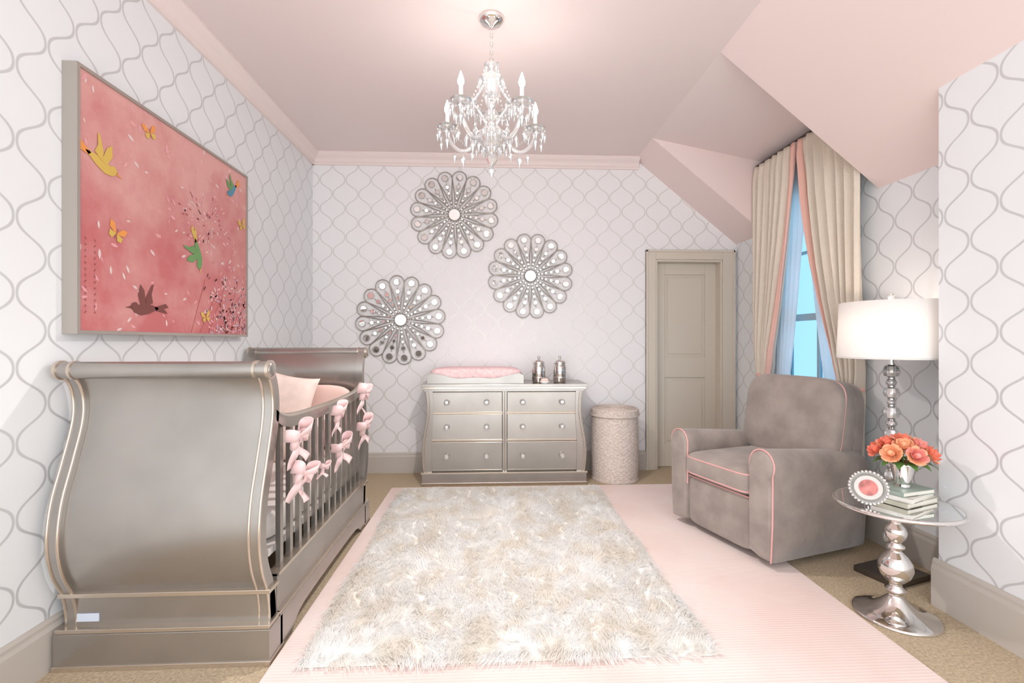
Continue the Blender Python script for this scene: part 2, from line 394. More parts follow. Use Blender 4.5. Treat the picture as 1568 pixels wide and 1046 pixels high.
def strands(name,N,px,py,lmin,lmax,spread,w,risemax,cl,sideways,edgeout):
    d_,cx,cy=tuft(px,py)
    ang=1.2*np.sin(px*5.1+py*2.3)+1.2*np.sin(py*6.3-px*3.9)+(h2(cx*50,cy*50,12.3,7.7)-.5)*1.8-1.4+rng.normal(0,spread,N)
    Ln=rng.uniform(lmin,lmax,N)
    dx=np.cos(ang)*sideways*Ln+rng.normal(0,.003,N); dy=np.sin(ang)*sideways*Ln+rng.normal(0,.003,N)
    ex=np.clip((px-(FX1-.04))/.04,0,1)-np.clip(((FX0+.04)-px)/.04,0,1); ey=np.clip((py-(FY1-.04))/.04,0,1)-np.clip(((FY0+.04)-py)/.04,0,1)
    dx=dx*(1-.5*np.abs(ex))+ex*edgeout*rng.uniform(.5,1.1,N); dy=dy*(1-.5*np.abs(ey))+ey*edgeout*rng.uniform(.5,1.1,N)
    tx=px+dx+(cx-px)*cl; ty=py+dy+(cy-py)*cl
    tx=np.maximum(tx,-.80)
    z0=surf(px,py)-.002
    rise=rng.uniform(.005,risemax,N)
    tz=np.maximum(z0+rise*.6,.014)
    inside=(tx>FX0)&(tx<FX1)&(ty>FY0)&(ty<FY1)
    tz=np.maximum(tz,np.where(inside,surf(tx,ty)+.002,.014))
    mxx=px+(tx-px)*.5; myy=py+(ty-py)*.5; mz=(z0+tz)/2+rise*.8
    wa=np.arctan2(ty-py,tx-px)+pi/2+rng.normal(0,.3,N)
    wx=np.cos(wa)*w; wy=np.sin(wa)*w
    V=np.empty((N,5,3),dtype=np.float32)
    V[:,0]=np.stack([px-wx,py-wy,z0],1);V[:,1]=np.stack([px+wx,py+wy,z0],1)
    V[:,2]=np.stack([mxx-wx,myy-wy,mz],1);V[:,3]=np.stack([mxx+wx,myy+wy,mz],1);V[:,4]=np.stack([tx,ty,tz],1)
    me=bpy.data.meshes.new(name); me.vertices.add(N*5); me.vertices.foreach_set('co',V.ravel())
    base=(np.arange(N)*5)[:,None]
    L=np.concatenate([base+np.array([0,1,3,2]),base+np.array([2,3,4])],1).astype(np.int32)
    me.loops.add(N*7); me.loops.foreach_set('vertex_index',L.ravel())
    me.polygons.add(N*2); st=(np.arange(N)*7)[:,None]+np.array([0,4]); me.polygons.foreach_set('loop_start',st.ravel().astype(np.int32))
    me.update(calc_edges=True); me.validate()
    me.polygons.foreach_set('use_smooth',[True]*len(me.polygons))
    me.materials.append(fm)
    o=bpy.data.objects.new(name,me); sc.collection.objects.link(o); o.parent=fr
N=80000
strands('pile',N,rng.uniform(FX0,FX1,N),rng.uniform(FY0,FY1,N),.028,.060,.25,.0016,.022,.30,.82,.035)
N2=9000
u=rng.uniform(0,1,N2); side=rng.integers(0,4,N2); off=rng.uniform(0,.03,N2)
ppx=np.where(side==0,FX0+off,np.where(side==1,FX1-off,FX0+u*(FX1-FX0)))
ppy=np.where(side==2,FY0+off,np.where(side==3,FY1-off,FY0+u*(FY1-FY0)))
strands('fringe',N2,ppx,ppy,.02,.05,.5,.0016,.014,.25,.8,.055)

# ------------------------------------------------------------ crib
crib=empty('sleigh_crib')
CX0,CX1=-1.61,-.85; YN=1.84; YF=3.22; MID=(YN+YF)/2
prof=catmull([(0,1.870,.10),(0,1.862,.2),(0,1.845,.28),(0,1.805,.37),(0,1.785,.48),(0,1.80,.62),(0,1.845,.76),(0,1.888,.9),(0,1.895,.99),(0,1.877,1.06),(0,1.84,1.108)],6)
def crib_end(name,mirror,dz=0.0):
    f=(lambda y:2*MID-y) if mirror else (lambda y:y)
    b=MB(name,[M_silver,M_silver2,M_silverd],parent=crib)
    def sheet(x0,x1,to,ti,mi):
        O=[];I=[]
        for i,p in enumerate(prof):
            t=(prof[min(i+1,len(prof)-1)]-prof[max(i-1,0)]).normalized(); n=Vector((0,-t.z,t.y))
            a=p+n*to; c=p-n*ti; zz=dz*max(0,(p.z-.3)/.8)
            O.append((f(a.y),a.z+zz)); I.append((f(c.y),c.z+zz))
        b.prism(O+I[::-1],'X',x0,x1,mi,True)
        return O
    pw=.046
    sheet(CX0+pw-.005,CX1-pw+.005,.004,.02,0)
    O=sheet(CX0,CX0+pw,.016,.03,0); sheet(CX1-pw,CX1,.016,.03,0)
    for x in (CX0+.005,CX0+pw-.004,CX1-.005,CX1-pw+.004):
        b.tube([(x,y,z) for y,z in O],.006,1,8)
    zt=1.112+dz; yr=f(1.838)
    b.tube([(CX0-.004,yr,zt),(CX1+.004,yr,zt)],.032,0,28)
    for x in (CX0+pw,CX1-pw): b.tube([(x-.005,yr,zt),(x+.005,yr,zt)],.036,1,28)
    for x,sg in ((CX0-.004,-1),(CX1+.004,1)):
        b.tube([(x-.006,yr,zt),(x+.006,yr,zt)],.037,1,28)
        b.sq((x+sg*.006,yr,zt),(.008,.028,.028),1,1,0,10,24)
    def ybox(x0,x1,ya,yb,z0,z1,mi):
        ya,yb=sorted((f(ya),f(yb))); b.box(x0,x1,ya,yb,z0,z1,mi)
    ybox(CX0,CX1,1.845,1.90,.12,.27,0)
    ybox(CX0-.006,CX1+.010,1.822,1.90,.262,.278,1)
    ybox(CX0-.008,CX1+.012,1.812,1.91,.135,.15,1)
    ybox(CX0-.010,CX1+.016,1.808,1.92,0,.135,0)
    ybox(CX0-.012,CX1+.020,1.803,1.925,.0,.02,1)
    o=b.build(bevel=.0025); return o
crib_end('footboard',False); crib_end('headboard',True,.035)
def crib_side(name,x,out):
    b=MB(name,[M_silver,M_silver2],parent=crib)
    xa,xb=(x-.035,x) if out>0 else (x,x+.035)
    pts=[(1.90,.93),(1.97,.895),(2.1,.875),(2.4,.868),(2.7,.868),(2.95,.875),(3.08,.895),(3.16,.93)]
    cp_=[(p.y,p.z) for p in catmull([(0,a,c) for a,c in pts],4)]
    b.prism([(a,c+.022) for a,c in cp_]+[(a,c-.022) for a,c in cp_[::-1]],'X',xa,xb,0)
    b.tube([((xa+xb)/2,a,c+.024) for a,c in cp_],.012,1,8)
    n=13
    for i in range(n):
        y=1.965+(3.10-1.965)*i/(n-1); b.box(xa+.008,xb-.008,y-.014,y+.014,.28,.87,0)
    b.box(xa-.002,xb+.002,1.9,3.16,.15,.30,0); b.box(xa-.004,xb+.010,1.9,3.16,.292,.305,1)
    b.box(xa-.004,xb+.014,1.9,3.16,.135,.15,1)
    lo=[(1.9,.0),(2.0,.0)]+[(p.y,p.z) for p in catmull([(0,2.0,0),(0,2.04,.03),(0,2.09,.055),(0,2.2,.065),(0,2.53,.068),(0,2.86,.065),(0,2.97,.055),(0,3.02,.03),(0,3.06,0)],4)]+[(3.16,0),(3.16,.14),(1.9,.14)]
    b.prism(lo,'X',xa-.002,xb+.016,0)
    b.build(bevel=.002)
crib_side('side_rail_front',CX1,1); crib_side('side_rail_back',CX0,-1)
b=MB('mattress',[M_white],parent=crib); b.sq((-1.23,2.53,.46),(.335,.60,.07),.3,.2,0,14,40); b.box(CX0+.04,CX1-.04,1.92,3.14,.36,.39); b.build()
b=MB('bumper',[M_pinkfab],parent=crib)
b.sq((-1.23,3.095,.74),(.33,.03,.20),.4,.3,0,14,32); b.sq((CX0+.075,2.53,.70),(.03,.56,.17),.4,.3,0,14,32)
b.build()
def pillow(b,c,h,R):
    # knife-edge square cushion with pinched, pointed corners (local x,z plane, thickness along y)
    n=20; c=Vector(c)
    for sg in (-1,1):
        G_=[]
        for i in range(n+1):
            row=[]
            for j in range(n+1):
                u=2*i/n-1; v=2*j/n-1
                pin=1-.10*(1-u*u)*(abs(v)**2); pin2=1-.10*(1-v*v)*(abs(u)**2)
                th=h[1]*((1-u**4)*(1-v**4))**.5
                row.append(c+R@Vector((h[0]*u*pin2,sg*th,h[2]*v*pin)))
            G_.append(row)
        b.rings(G_,0,True,False,False)
b=MB('pillow',[M_ivory],parent=crib)
pillow(b,(-1.235,2.93,.865),(.155,.055,.155),Matrix.Rotation(-.22,3,'X')@Matrix.Rotation(.16,3,'Y'))
pillow(b,(-1.12,2.80,.66),(.15,.05,.13),Matrix.Rotation(-.35,3,'X')@Matrix.Rotation(-.1,3,'Y')); b.build(fixn=False)
b=MB('label',[mat('label_paper',(.6,.65,.75),.4)],parent=crib); b.box(-1.56,-1.48,1.840,1.844,.165,.195); b.build()
# bows
def bow(y,z,s,rz):
    b=MB('ribbon_bow',[M_satin],loc=(CX1+.022,y,z),rot=(rz,0,random.uniform(-.3,.3)))
    for sg in (-1,1):
        for lay in range(2):
            pts=[];wd=[]
            for i in range(15):
                t=i/14; a=sg*(.080-.02*lay)*s*sin(pi*t)**.8; outx=.012+.032*s*sin(2*pi*t)*(1 if lay==0 else .6)
                pts.append((max(outx+.02,.003),a,.03*s*sin(pi*t)*(1-2*lay*.8))); w=(.008+.024*sin(pi*t))*s
                wd.append((.25*w,.1*w*sg,w))
            b.ribbon(pts,wd)
        pts=[];wd=[]
        for i in range(12):
            t=i/11; pts.append((.016+.014*sin(6*t+sg),sg*(.012+.05*t)*s+.008*sin(9*t),-.14*s*t)); w=(.008+.020*t**.6)*s
            wd.append((.3*w*sin(5*t+sg),w,.25*w*sg))
        b.ribbon(pts,wd)
    b.sq((.022,0,0),(.014*s,.015*s,.018*s),.8,.8,0,8,12)
    o=b.build(fixn=False); md=o.modifiers.new('sol','SOLIDIFY'); md.thickness=.0015; o.parent=None
    return o
for y,z,s,r in ((1.99,.83,.90,.2),(2.05,.66,.85,-.25),(2.50,.85,.85,.1),(2.56,.66,.88,.3),(2.99,.90,.95,-.1),(3.0,.69,.95,.25),(2.3,.62,.4,0)): bow(y,z,s,r)

# ------------------------------------------------------------ painting
pa=empty('floral_bird_painting')
PX=-1.60; PY0,PY1,PZ0,PZ1=1.88,3.15,1.25,2.30
def canvas():
    m=mat('painted_canvas',(.78,.27,.27),.6); nt=m.node_tree; bs=nt.nodes['Principled BSDF']
    tc=nt.nodes.new('ShaderNodeTexCoord')
    n=nt.nodes.new('ShaderNodeTexNoise'); n.inputs['Scale'].default_value=3.4; n.inputs['Detail'].default_value=9; n.inputs['Roughness'].default_value=.62; nt.links.new(tc.outputs['Object'],n.inputs['Vector'])
    sp=nt.nodes.new('ShaderNodeSeparateXYZ'); nt.links.new(tc.outputs['Object'],sp.inputs[0])
    mr=nt.nodes.new('ShaderNodeMapRange'); mr.inputs['From Min'].default_value=PZ0; mr.inputs['From Max'].default_value=PZ1; mr.inputs['To Min'].default_value=-.12; mr.inputs['To Max'].default_value=.2
    nt.links.new(sp.outputs['Z'],mr.inputs[0])
    ad=nt.nodes.new('ShaderNodeMath'); ad.operation='ADD'; nt.links.new(n.outputs['Fac'],ad.inputs[0]); nt.links.new(mr.outputs[0],ad.inputs[1])
    r=nt.nodes.new('ShaderNodeValToRGB'); r.color_ramp.elements[0].position=.34; r.color_ramp.elements[1].position=.70
    r.color_ramp.elements[0].color=(.58,.165,.17,1); r.color_ramp.elements[1].color=(.73,.38,.35,1)
    nt.links.new(ad.outputs[0],r.inputs[0]); nt.links.new(r.outputs[0],bs.inputs['Base Color'])
    return m
b=MB('canvas',[canvas(),mat('frame_silver',(.45,.41,.37),.35,.6)],parent=pa)
b.box(XL+.001,PX,PY0+.012,PY1-.012,PZ0+.012,PZ1-.012,0)
for y0,y1,z0,z1 in ((PY0,PY0+.014,PZ0,PZ1),(PY1-.014,PY1,PZ0,PZ1),(PY0+.014,PY1-.014,PZ0,PZ0+.014),(PY0+.014,PY1-.014,PZ1-.014,PZ1)):
    b.box(XL+.001,PX+.008,y0,y1,z0,z1,1)
b.build()
cols=[('petal_white',(.80,.60,.58)),('petal_pink',(.80,.38,.40)),('yellow',(.70,.47,.10)),('green',(.16,.34,.12)),('maroon',(.20,.06,.05)),('blue',(.10,.28,.40)),('orange',(.85,.33,.08)),('lilac',(.60,.40,.50)),('twig',(.45,.12,.12))]
b=MB('painted_figures',[mat('paint_'+n,c,.6) for n,c in cols],parent=pa)
def flat(poly,c,s,a,mi,lvl=0):
    y0=PY0+c[0]*(PY1-PY0); z0=PZ0+c[1]*(PZ1-PZ0); ca,sa=cos(a),sin(a)
    v=[(PX+.0012+.0006*lvl, y0+s*(x*ca-y*sa), z0+s*(x*sa+y*ca)) for x,y in poly]
    v=[(q[0],min(max(q[1],PY0+.016),PY1-.016),min(max(q[2],PZ0+.016),PZ1-.016)) for q in v]
    b.add(v,[tuple(range(len(v)))],mi)
ell=[(cos(t*pi/6),sin(t*pi/6)) for t in range(12)]
leafp=[(0,0),(.25,.16),(.6,.18),(1,0),(.6,-.16),(.25,-.14)]
def E(c,s,a,rx,ry,mi,l=0,off=(0,0)): flat([(off[0]+x*rx,off[1]+y*ry) for x,y in ell],c,s,a,mi,l)
random.seed(11)
for i in range(120):
    s=random.random(); t=random.random()
    flat(leafp,(s,t),random.uniform(.020,.045),random.uniform(0,6.28),0 if random.random()<.5 else 1,0)
for i in range(260):
    s=min(.98,max(.3,random.gauss(.85,.11))); t=min(.95,abs(random.gauss(.04,.18)))
    flat(leafp,(s,t),random.uniform(.020,.040),random.uniform(0,6.28),random.choice([0,1,1,7,4,1]) if t<.35 else 1,1)
for i in range(110):
    a=random.uniform(0,6.28); r=random.uniform(.02,.2); flat(leafp,(.66+r*cos(a)*.9,.60+r*sin(a)),.024,a,random.choice([0,1,1,8]),1)
for k in range(7):
    s0=.55+.06*k; flat([(0,0),(.004,0),(.10+.02*k,.30),(.096+.02*k,.30)],(s0,.02),1.0,random.uniform(-.5,.3),8,0)
def bird(c,s,a,body,wing,acc,flip=1):
    F=lambda P:[(x*flip,y) for x,y in P]
    flat(F([(-1.0,.05),(-.5,.22),(0,.28),(.45,.24),(.7,.1),(.6,-.1),(.2,-.25),(-.3,-.2),(-.9,-.02)]),c,s,a,body,3)
    flat(F([(.55+.22*cos(t*pi/6),.18+.2*sin(t*pi/6)) for t in range(12)]),c,s,a,body,4)
    flat(F([(.74,.22),(1.15,.16),(.74,.1)]),c,s,a,acc,4)
    flat(F([(-.1,.15),(-.2,.6),(-.6,1.15),(-.75,1.2),(-.55,.7),(-.6,.3)]),c,s,a,wing,5)
    flat(F([(.15,.15),(.3,.7),(.1,1.2),(-.1,.9),(-.15,.2)]),c,s,a,wing,4)
    flat(F([(-.7,.1),(-1.5,.25),(-1.7,.05),(-1.35,.0),(-1.6,-.25),(-.8,-.08)]),c,s,a,acc,3)
bird((.10,.66),.092,-.35,2,2,6,1)
bird((.28,.11),.098,.1,4,4,4,-1)
bird((.60,.42),.095,1.9,3,3,2,-1)
bird((.86,.85),.075,.8,5,3,6,-1)
def bfly(c,s,a,mi):
    for sg in (-1,1):
        flat([(0,0),(sg*.5,.75),(sg*1.0,.8),(sg*.85,.2),(sg*.3,0)],c,s,a,mi,3); flat([(0,0),(sg*.75,-.05),(sg*.7,-.5),(sg*.3,-.6)],c,s,a,2,4)
    E(c,s,a,.07,.5,8,5)
for c,s,a,m in (((.31,.90),.045,.3,6),((.155,.41),.05,-.4,6),((.95,.68),.045,.4,2),((.65,.1),.042,.2,2)): bfly(c,s,a,m)
for k in range(2):
    for i in range(13): 
        c=(.035+.035*k,.36-.022*i*1.05)
        flat([(-.5,-.1),(.5,.0),(.5,.12),(-.5,.05)],c,.014,random.uniform(-.5,.5),8,1); flat([(-.1,-.5),(.05,-.5),(.1,.5),(-.05,.5)],c,.014,random.uniform(-.5,.5),8,1)
b.build(fixn=False)

# ------------------------------------------------------------ flower mirrors
def fmirror(x,z,R):
    b=MB('flower_wall_mirror',[M_frame,M_mirror],loc=(x,YB-.016,z),rot=(0,random.uniform(0,.3),0))
    n=16; k=R/.41
    for i in range(n):
        a=2*pi*i/n
        def P(r,t,y=0):
            return (k*(r*cos(a)-t*sin(a)),y,k*(r*sin(a)+t*cos(a)))
        c0=.338; cr=.066
        pts=[P(.060,0)]+[P(.20,-.028)]+[P(c0+cr*cos(q),cr*sin(q)) for q in [math.radians(d) for d in range(-115,116,23)]]+[P(.20,.028)]
        b.tube(pts,.0046*k,0,6,True)
        b.tube([P(.04,0,.003),P(.30,0,.003)],.0028*k,0,6)
        for r,s in ((.345,.026),(.258,.0165),(.200,.0115),(.150,.009),(.112,.0072),(.082,.006)):
            b.disc(P(r,0,-.004),(s+.004)*k,.008,0,16)
            # every little mirror is tilted slightly differently so each catches a different part of the room
            cc_=Vector(P(r,0,-.0095)); tl=Matrix.Rotation(random.uniform(-.10,.10),3,'X')@Matrix.Rotation(random.uniform(-.10,.10),3,'Z')
            rr=s*k; ring=[cc_+tl@Vector((rr*cos(2*pi*j/16),0,rr*sin(2*pi*j/16))) for j in range(16)]
            ring2=[q+Vector((0,.006,0)) for q in ring]; b.rings([ring,ring2],1,False)
    b.tube([(k*.052*cos(t),-.004,k*.052*sin(t)) for t in [2*pi*i/32 for i in range(32)]],.007*k,0,8,True)
    b.disc((0,-.004,0),.050*k,.012,1,32)
    b.build()
fmirror(-.345,2.40,.415); fmirror(-.842,1.42,.42); fmirror(.366,1.835,.405)

# ------------------------------------------------------------ dresser
dr=empty('dresser')
DXa,DXb=-.575,.80; DY0=4.0; DY1=4.39
def sz(z): return .022*sin((z-.12)/.70*2*pi*0.9+.3)
KT=.12
b=MB('body',[M_silver,M_silver2,M_silverd],parent=dr)
b.box(DXa+.03,DXb-.03,DY0+.035,DY1,.09,.80,2)
b.box(DXa-.02,DXb+.02,DY0-.025,DY1+.005,.835,.86,0); b.box(DXa-.008,DXb+.008,DY0-.012,DY1,.818,.835,1); b.box(DXa+.005,DXb-.005,DY0,DY1,.795,.82,0)
b.box(DXa-.01,DXb+.01,DY0-.018,DY1,.025,.10,0); b.box(DXa-.018,DXb+.018,DY0-.026,DY1,.10,.115,1); b.box(DXa-.018,DXb+.018,DY0-.026,DY1,0,.028,1)
Z=[.11+i*(.80-.11)/16 for i in range(17)]
for sg,xo in ((-1,DXa),(1,DXb)):
    ou=[(xo-sg*.012+sg*sz(z)*1.0,z) for z in Z]; inn=[(xo-sg*.075+sg*sz(z)*.3,z) for z in Z]
    b.prism(ou+inn[::-1],'Y',DY0-.005,DY0+.05,0); b.prism([(p[0]-sg*.008,p[1]) for p in ou]+[(p[0],p[1]) for p in inn[::-1]],'Y',DY0+.05,DY1-.01,0)
    for q in (0.002,.022): b.tube([(x-sg*q,DY0-.006,z) for x,z in ou],.005,1,6)
xm=(DXa+DXb)/2
b.box(xm-.018,xm+.018,DY0+.005,DY0+.04,.11,.80,0); b.tube([(xm,DY0+.004,.11),(xm,DY0+.004,.80)],.005,1,6)
rows=[(.622,.785),(.388,.600),(.130,.366)]
for z0,z1 in rows:
    for xa,xb in ((DXa+.065,xm-.022),(xm+.022,DXb-.065)):
        ya=DY0+.006-sz(z0)*KT; yb=DY0+.006-sz(z1)*KT
        b.hexa([(xa,ya,z0),(xb,ya,z0),(xa,DY0+.04,z0),(xb,DY0+.04,z0),(xa,yb,z1),(xb,yb,z1),(xa,DY0+.04,z1),(xb,DY0+.04,z1)],0)
        for zz,yy in ((z0,ya),(z1,yb)): b.tube([(xa,yy,zz),(xb,yy,zz)],.0035,1,6)
for z in (.377,.611): b.box(DXa+.06,DXb-.06,DY0+.012,DY0+.04,z-.007,z+.007,1)
b.build(bevel=.002)
b=MB('knobs',[M_crys,M_chrome],parent=dr)
for z0,z1 in rows:
    zc=(z0+z1)/2
    for xa,xb in ((DXa+.065,xm-.022),(xm+.022,DXb-.065)):
        for t in (.22,.78):
            x=xa+(xb-xa)*t; y=DY0+.004-sz(zc)*KT
            b.T=Matrix.Translation((x,y,zc))@Matrix.Rotation(pi/2,4,'X')
            b.lathe([(.022,-.004),(.022,.004),(.008,.006),(.008,.014)],mi=1,seg=16)
            b.lathe([(.008,.012),(.022,.018),(.025,.026),(.016,.036),(.0,.037)],mi=0,seg=8,sm=False)
b.T=Matrix.Identity(4); b.build()
# changing pad
cpd=empty('changing_pad')
x0,x1=-.545,.275
b=MB('tray',[M_silver],parent=cpd)
def scal(n=24):
    top=[]
    for i in range(n+1):
        t=i/n; z=.94-.035*(math.exp(-((t-.5)/.28)**4))+.008*cos(t*2*pi*2); top.append((x0+(x1-x0)*t,z))
    return [(x0,.861),(x0,.93)]+top[1:-1]+[(x1,.93),(x1,.861)]
b.prism(scal(),'Y',4.02,4.035); b.prism(scal(),'Y',4.36,4.375); b.box(x0,x0+.014,4.035,4.36,.861,.935); b.box(x1-.014,x1,4.035,4.36,.861,.935); b.box(x0,x1,4.035,4.36,.861,.868)
b.build(bevel=.002)
b=MB('pad',[mat('pad_cover_pink',(.88,.62,.62),.8,noise=.12,ns=40,bump=.2)],parent=cpd)
b.sq(((x0+x1)/2,4.197,.932),((x1-x0)/2-.016,.155,.064),.45,.3,0,14,40); b.build()
# jars
M_merc=mat('mercury_glass',(.66,.63,.60),.18,.95,noise=.3,ns=30)
for x,s in ((.415,1.0),(.60,1.0)):
    b=MB('mercury_glass_jar',[M_merc,M_chrome],loc=(x,4.12,.861))
    b.lathe([(.050,0),(.058,.01),(.058,.13),(.052,.15),(.048,.155),(.048,.165)],seg=32)
    b.lathe([(.054,.165),(.056,.17),(.052,.185),(.030,.197),(.012,.2),(.009,.208),(.016,.218),(.012,.23),(0,.232)],mi=1,seg=32)
    b.lathe([(.0595,.04),(.0605,.045),(.0595,.05)],mi=1,seg=32); b.lathe([(.0595,.10),(.0605,.105),(.0595,.11)],mi=1,seg=32)
    b.build()
b=MB('pink_soap_dish',[M_pinkfab,M_sheet],loc=(.455,4.012,.861)); b.lathe([(.028,0),(.040,.012),(.042,.022),(.036,.020)],mi=1,seg=24); b.sq((0,0,.03),(.033,.022,.015),.7,.7,0); b.build()

# ------------------------------------------------------------ hamper
M_wick=mat('whitewashed_wicker',(.66,.56,.50),.8,noise=.15,ns=60)
b=MB('wicker_hamper',[M_wick],loc=(1.10,4.16,0))
def weave(zs,rf):
    seg=144; R=[]
    for i,z in enumerate(zs):
        ph=0 if (i//3)%2==0 else pi
        bul=[.0,.6,1.0][i%3]
        R.append([((rf(z)+.0035*bul*(1+.8*cos(24*2*pi*j/seg+ph)))*cos(2*pi*j/seg),(rf(z)+.0035*bul*(1+.8*cos(24*2*pi*j/seg+ph)))*sin(2*pi*j/seg),z) for j in range(seg)])
    return R
b.rings(weave([.0+i*.0055 for i in range(103)],lambda z:.198+.006*sin(z/.57*pi)),0,True)
b.rings(weave([.57+i*.0055 for i in range(10)],lambda z:.208),0,True)
b.lathe([(.208,.62),(.20,.628),(.10,.632),(.0,.633)],seg=48)
b.lathe([(.215,.565),(.217,.572),(.215,.58)],seg=48); b.lathe([(.206,.0),(.21,.01),(.206,.02)],seg=48)
for r in (.03,.06,.09,.12,.15,.18): b.tube([(r*cos(t),r*sin(t),.632) for t in [2*pi*i/40 for i in range(40)]],.004,0,6,True)
b.build()

# ------------------------------------------------------------ armchair
ch=empty('armchair',(1.345,2.767,0),(0,0,math.radians(-72)))
b=MB('frame',[M_velvet,M_pipe,M_dark],parent=ch)
def armring(y,ins,sg):
    P=[(.245,.07),(.245,.3),(.245,.5)]
    for d in range(180,-31,-15):
        a=math.radians(d); P.append((.322+.080*cos(a),.560+.085*sin(a)))
    P+=[(.392,.45),(.390,.25),(.380,.05),(.31,.05)]
    cxx,czz=.32,.35
    slope=1-.09*max(0,y)/.7
    return [(sg*(cxx+(x-cxx)*ins),y,(czz+(z-czz)*ins)*slope) for x,z in P]
for sg in (-1,1):
    st=[(-.012,.80),(-.008,.90),(.0,.955),(.014,.985),(.035,1.0),(.2,1.0),(.4,1.0),(.6,1.0),(.72,.99),(.735,.95)]
    b.rings([armring(y,i,sg) for y,i in st],0,True)
    r=armring(.004,.985,sg)
    b.tube(r[1:-1],.0048,1,6)
b.sq((0,.055,.205),(.252,.045,.152),.25,.25,0,16,40)
b.tube([(-.245,.018,.352),(.245,.018,.352)],.005,1,6)
b.box(-.25,.25,.06,.72,.06,.36,0)
Rb=Matrix.Rotation(-.10,3,'X')
b.sq((.01,.725,.54),(.34,.055,.44),.3,.3,0,20,44,Rb)
b.lathe([(.24,.014),(.25,.02),(.25,.03),(.06,.04),(.06,.07)],0,.38,2,32)
b.build()
b=MB('seat_cushion',[M_velvet,M_pipe],parent=ch)
b.sq((0,.305,.435),(.262,.335,.085),.42,.22,0,18,48)
def sqring(c,hx,hy,z,e=.22,n=60):
    o=[]
    for j in range(n):
        a=2*pi*j/n; o.append((c[0]+hx*math.copysign(abs(cos(a))**e,cos(a)),c[1]+hy*math.copysign(abs(sin(a))**e,sin(a)),z))
    return o
for z in (.482,.386): b.tube(sqring((0,.305),.256,.329,z),.0048,1,6,True)
b.build()
b=MB('back_cushion',[M_velvet,M_pipe],parent=ch)
Rc=Matrix.Rotation(-.16,3,'X')
cc=Vector((.02,.630,.735)); hw,hd,hz=.335,.110,.265
b.sq(cc,(hw,hd,hz),.42,.45,0,22,48,Rc)
pr=[cc+Rc@Vector((hw*math.copysign(abs(cos(a))**.35,cos(a))*.985,-.03,hz*.965*math.copysign(abs(sin(a))**.35,sin(a)))) for a in [2*pi*i/70 for i in range(70)]]
b.tube(pr,.005,1,6,True)
b.build()

# ------------------------------------------------------------ side table
TX,TY=1.80,2.02; TR=.235
b=MB('side_table',[M_chrome,M_mirror],loc=(TX,TY,0))
b.lathe([(.16,0),(.165,.006),(.155,.014),(.12,.022),(.085,.035),(.055,.06),(.032,.085),(.024,.10),(.038,.112),(.040,.12),(.026,.13),(.022,.145),
 (.034,.155),(.056,.18),(.066,.21),(.062,.24),(.044,.268),(.026,.285),(.020,.295),(.034,.305),(.034,.313),(.020,.322),(.022,.33),(.038,.35),(.043,.372),(.036,.395),(.022,.41),(.018,.42),(.030,.432),(.018,.445),(.020,.46),(.045,.475),(.08,.482),(.09,.486)],seg=48)
b.lathe([(TR-.02,.484),(TR,.487),(TR+.004,.494),(TR,.502),(TR-.008,.503),(TR-.012,.500)],seg=64)
b.lathe([(TR-.008,.488),(TR-.008,.5015)],mi=1,seg=64)
b.build()
bk=empty('book_stack',(1.855,2.045,.5035),(0,0,.35))
cs=[(.55,.52,.42),(.78,.75,.70),(.35,.42,.36)]
z=0
M_pages=mat('book_pages',(.80,.76,.68),.8)
for i,(w,d,h) in enumerate(((.115,.08,.022),(.11,.078,.020),(.10,.07,.020))):
    b=MB('book_%d'%(i+1),[mat('book_cover_%d'%i,cs[i],.4),M_pages,M_dark],parent=bk,rot=(0,0,[0,.12,-.1][i]),loc=(0,0,z))
    b.box(-w,w,-d,d,0,.002);b.box(-w,w,-d,d,h-.002,h);b.box(-w,-w+.003,-d,d,.0,h)
    b.box(-w+.004,w-.004,-d+.004,d-.004,.002,h-.002,1); b.box(-w+.02,-w*.1,-d-.0006,-d+.001,.0,.0021,2)
    b.build(bevel=.0008); z+=h
VZ=.5035+z
b=MB('rose_bouquet',[M_chrome,mat('rose_coral',(.88,.24,.15),.6),mat('rose_peach',(.93,.46,.26),.6),mat('rose_pink',(.88,.33,.28),.6),mat('leaf_green',(.10,.22,.05),.5)],loc=(1.85,2.04,VZ))
b.lathe([(.030,0),(.034,.004),(.028,.012),(.030,.02),(.038,.06),(.046,.10),(.050,.115),(.046,.114),(.036,.06)],seg=32)
random.seed(5)
def rose(c,d,r,mi):
    c=Vector(c); q=Vector((0,0,1)).rotation_difference(Vector(d).normalized()).to_matrix()
    b.sq(c,(r*.38,r*.38,r*.5),.9,.9,mi,6,10,q)
    for ring,(n,rr,op,hh) in enumerate(((4,.42,.10,.95),(5,.66,.25,.85),(7,.9,.5,.6))):
        for i in range(n):
            a=2*pi*i/n+ring*.6
            R=[]
            for u in range(5):
                t=u/4; row=[]
                for v in range(5):
                    s=(v/4-.5)*2; aa=a+s*(.75-.1*ring)*(1-.35*t**3)
                    rad=r*(rr*.35+rr*.65*min(1,t*1.6)+op*.5*t**3); zz=r*(-.5+hh*t*1.3-.18*s*s*t-.25*op*t**4)
                    row.append(c+q@Vector((rad*cos(aa),rad*sin(aa),zz)))
                R.append(row)
            b.rings(R,mi if ring<2 else (mi if random.random()<.6 else 2),True,False,False)
hd=[(0,0,1.0)]+[(cos(a)*.6,sin(a)*.6,.75) for a in [2*pi*i/5+.3 for i in range(5)]]+[(cos(a),sin(a),.3) for a in [2*pi*i/7 for i in range(7)]]
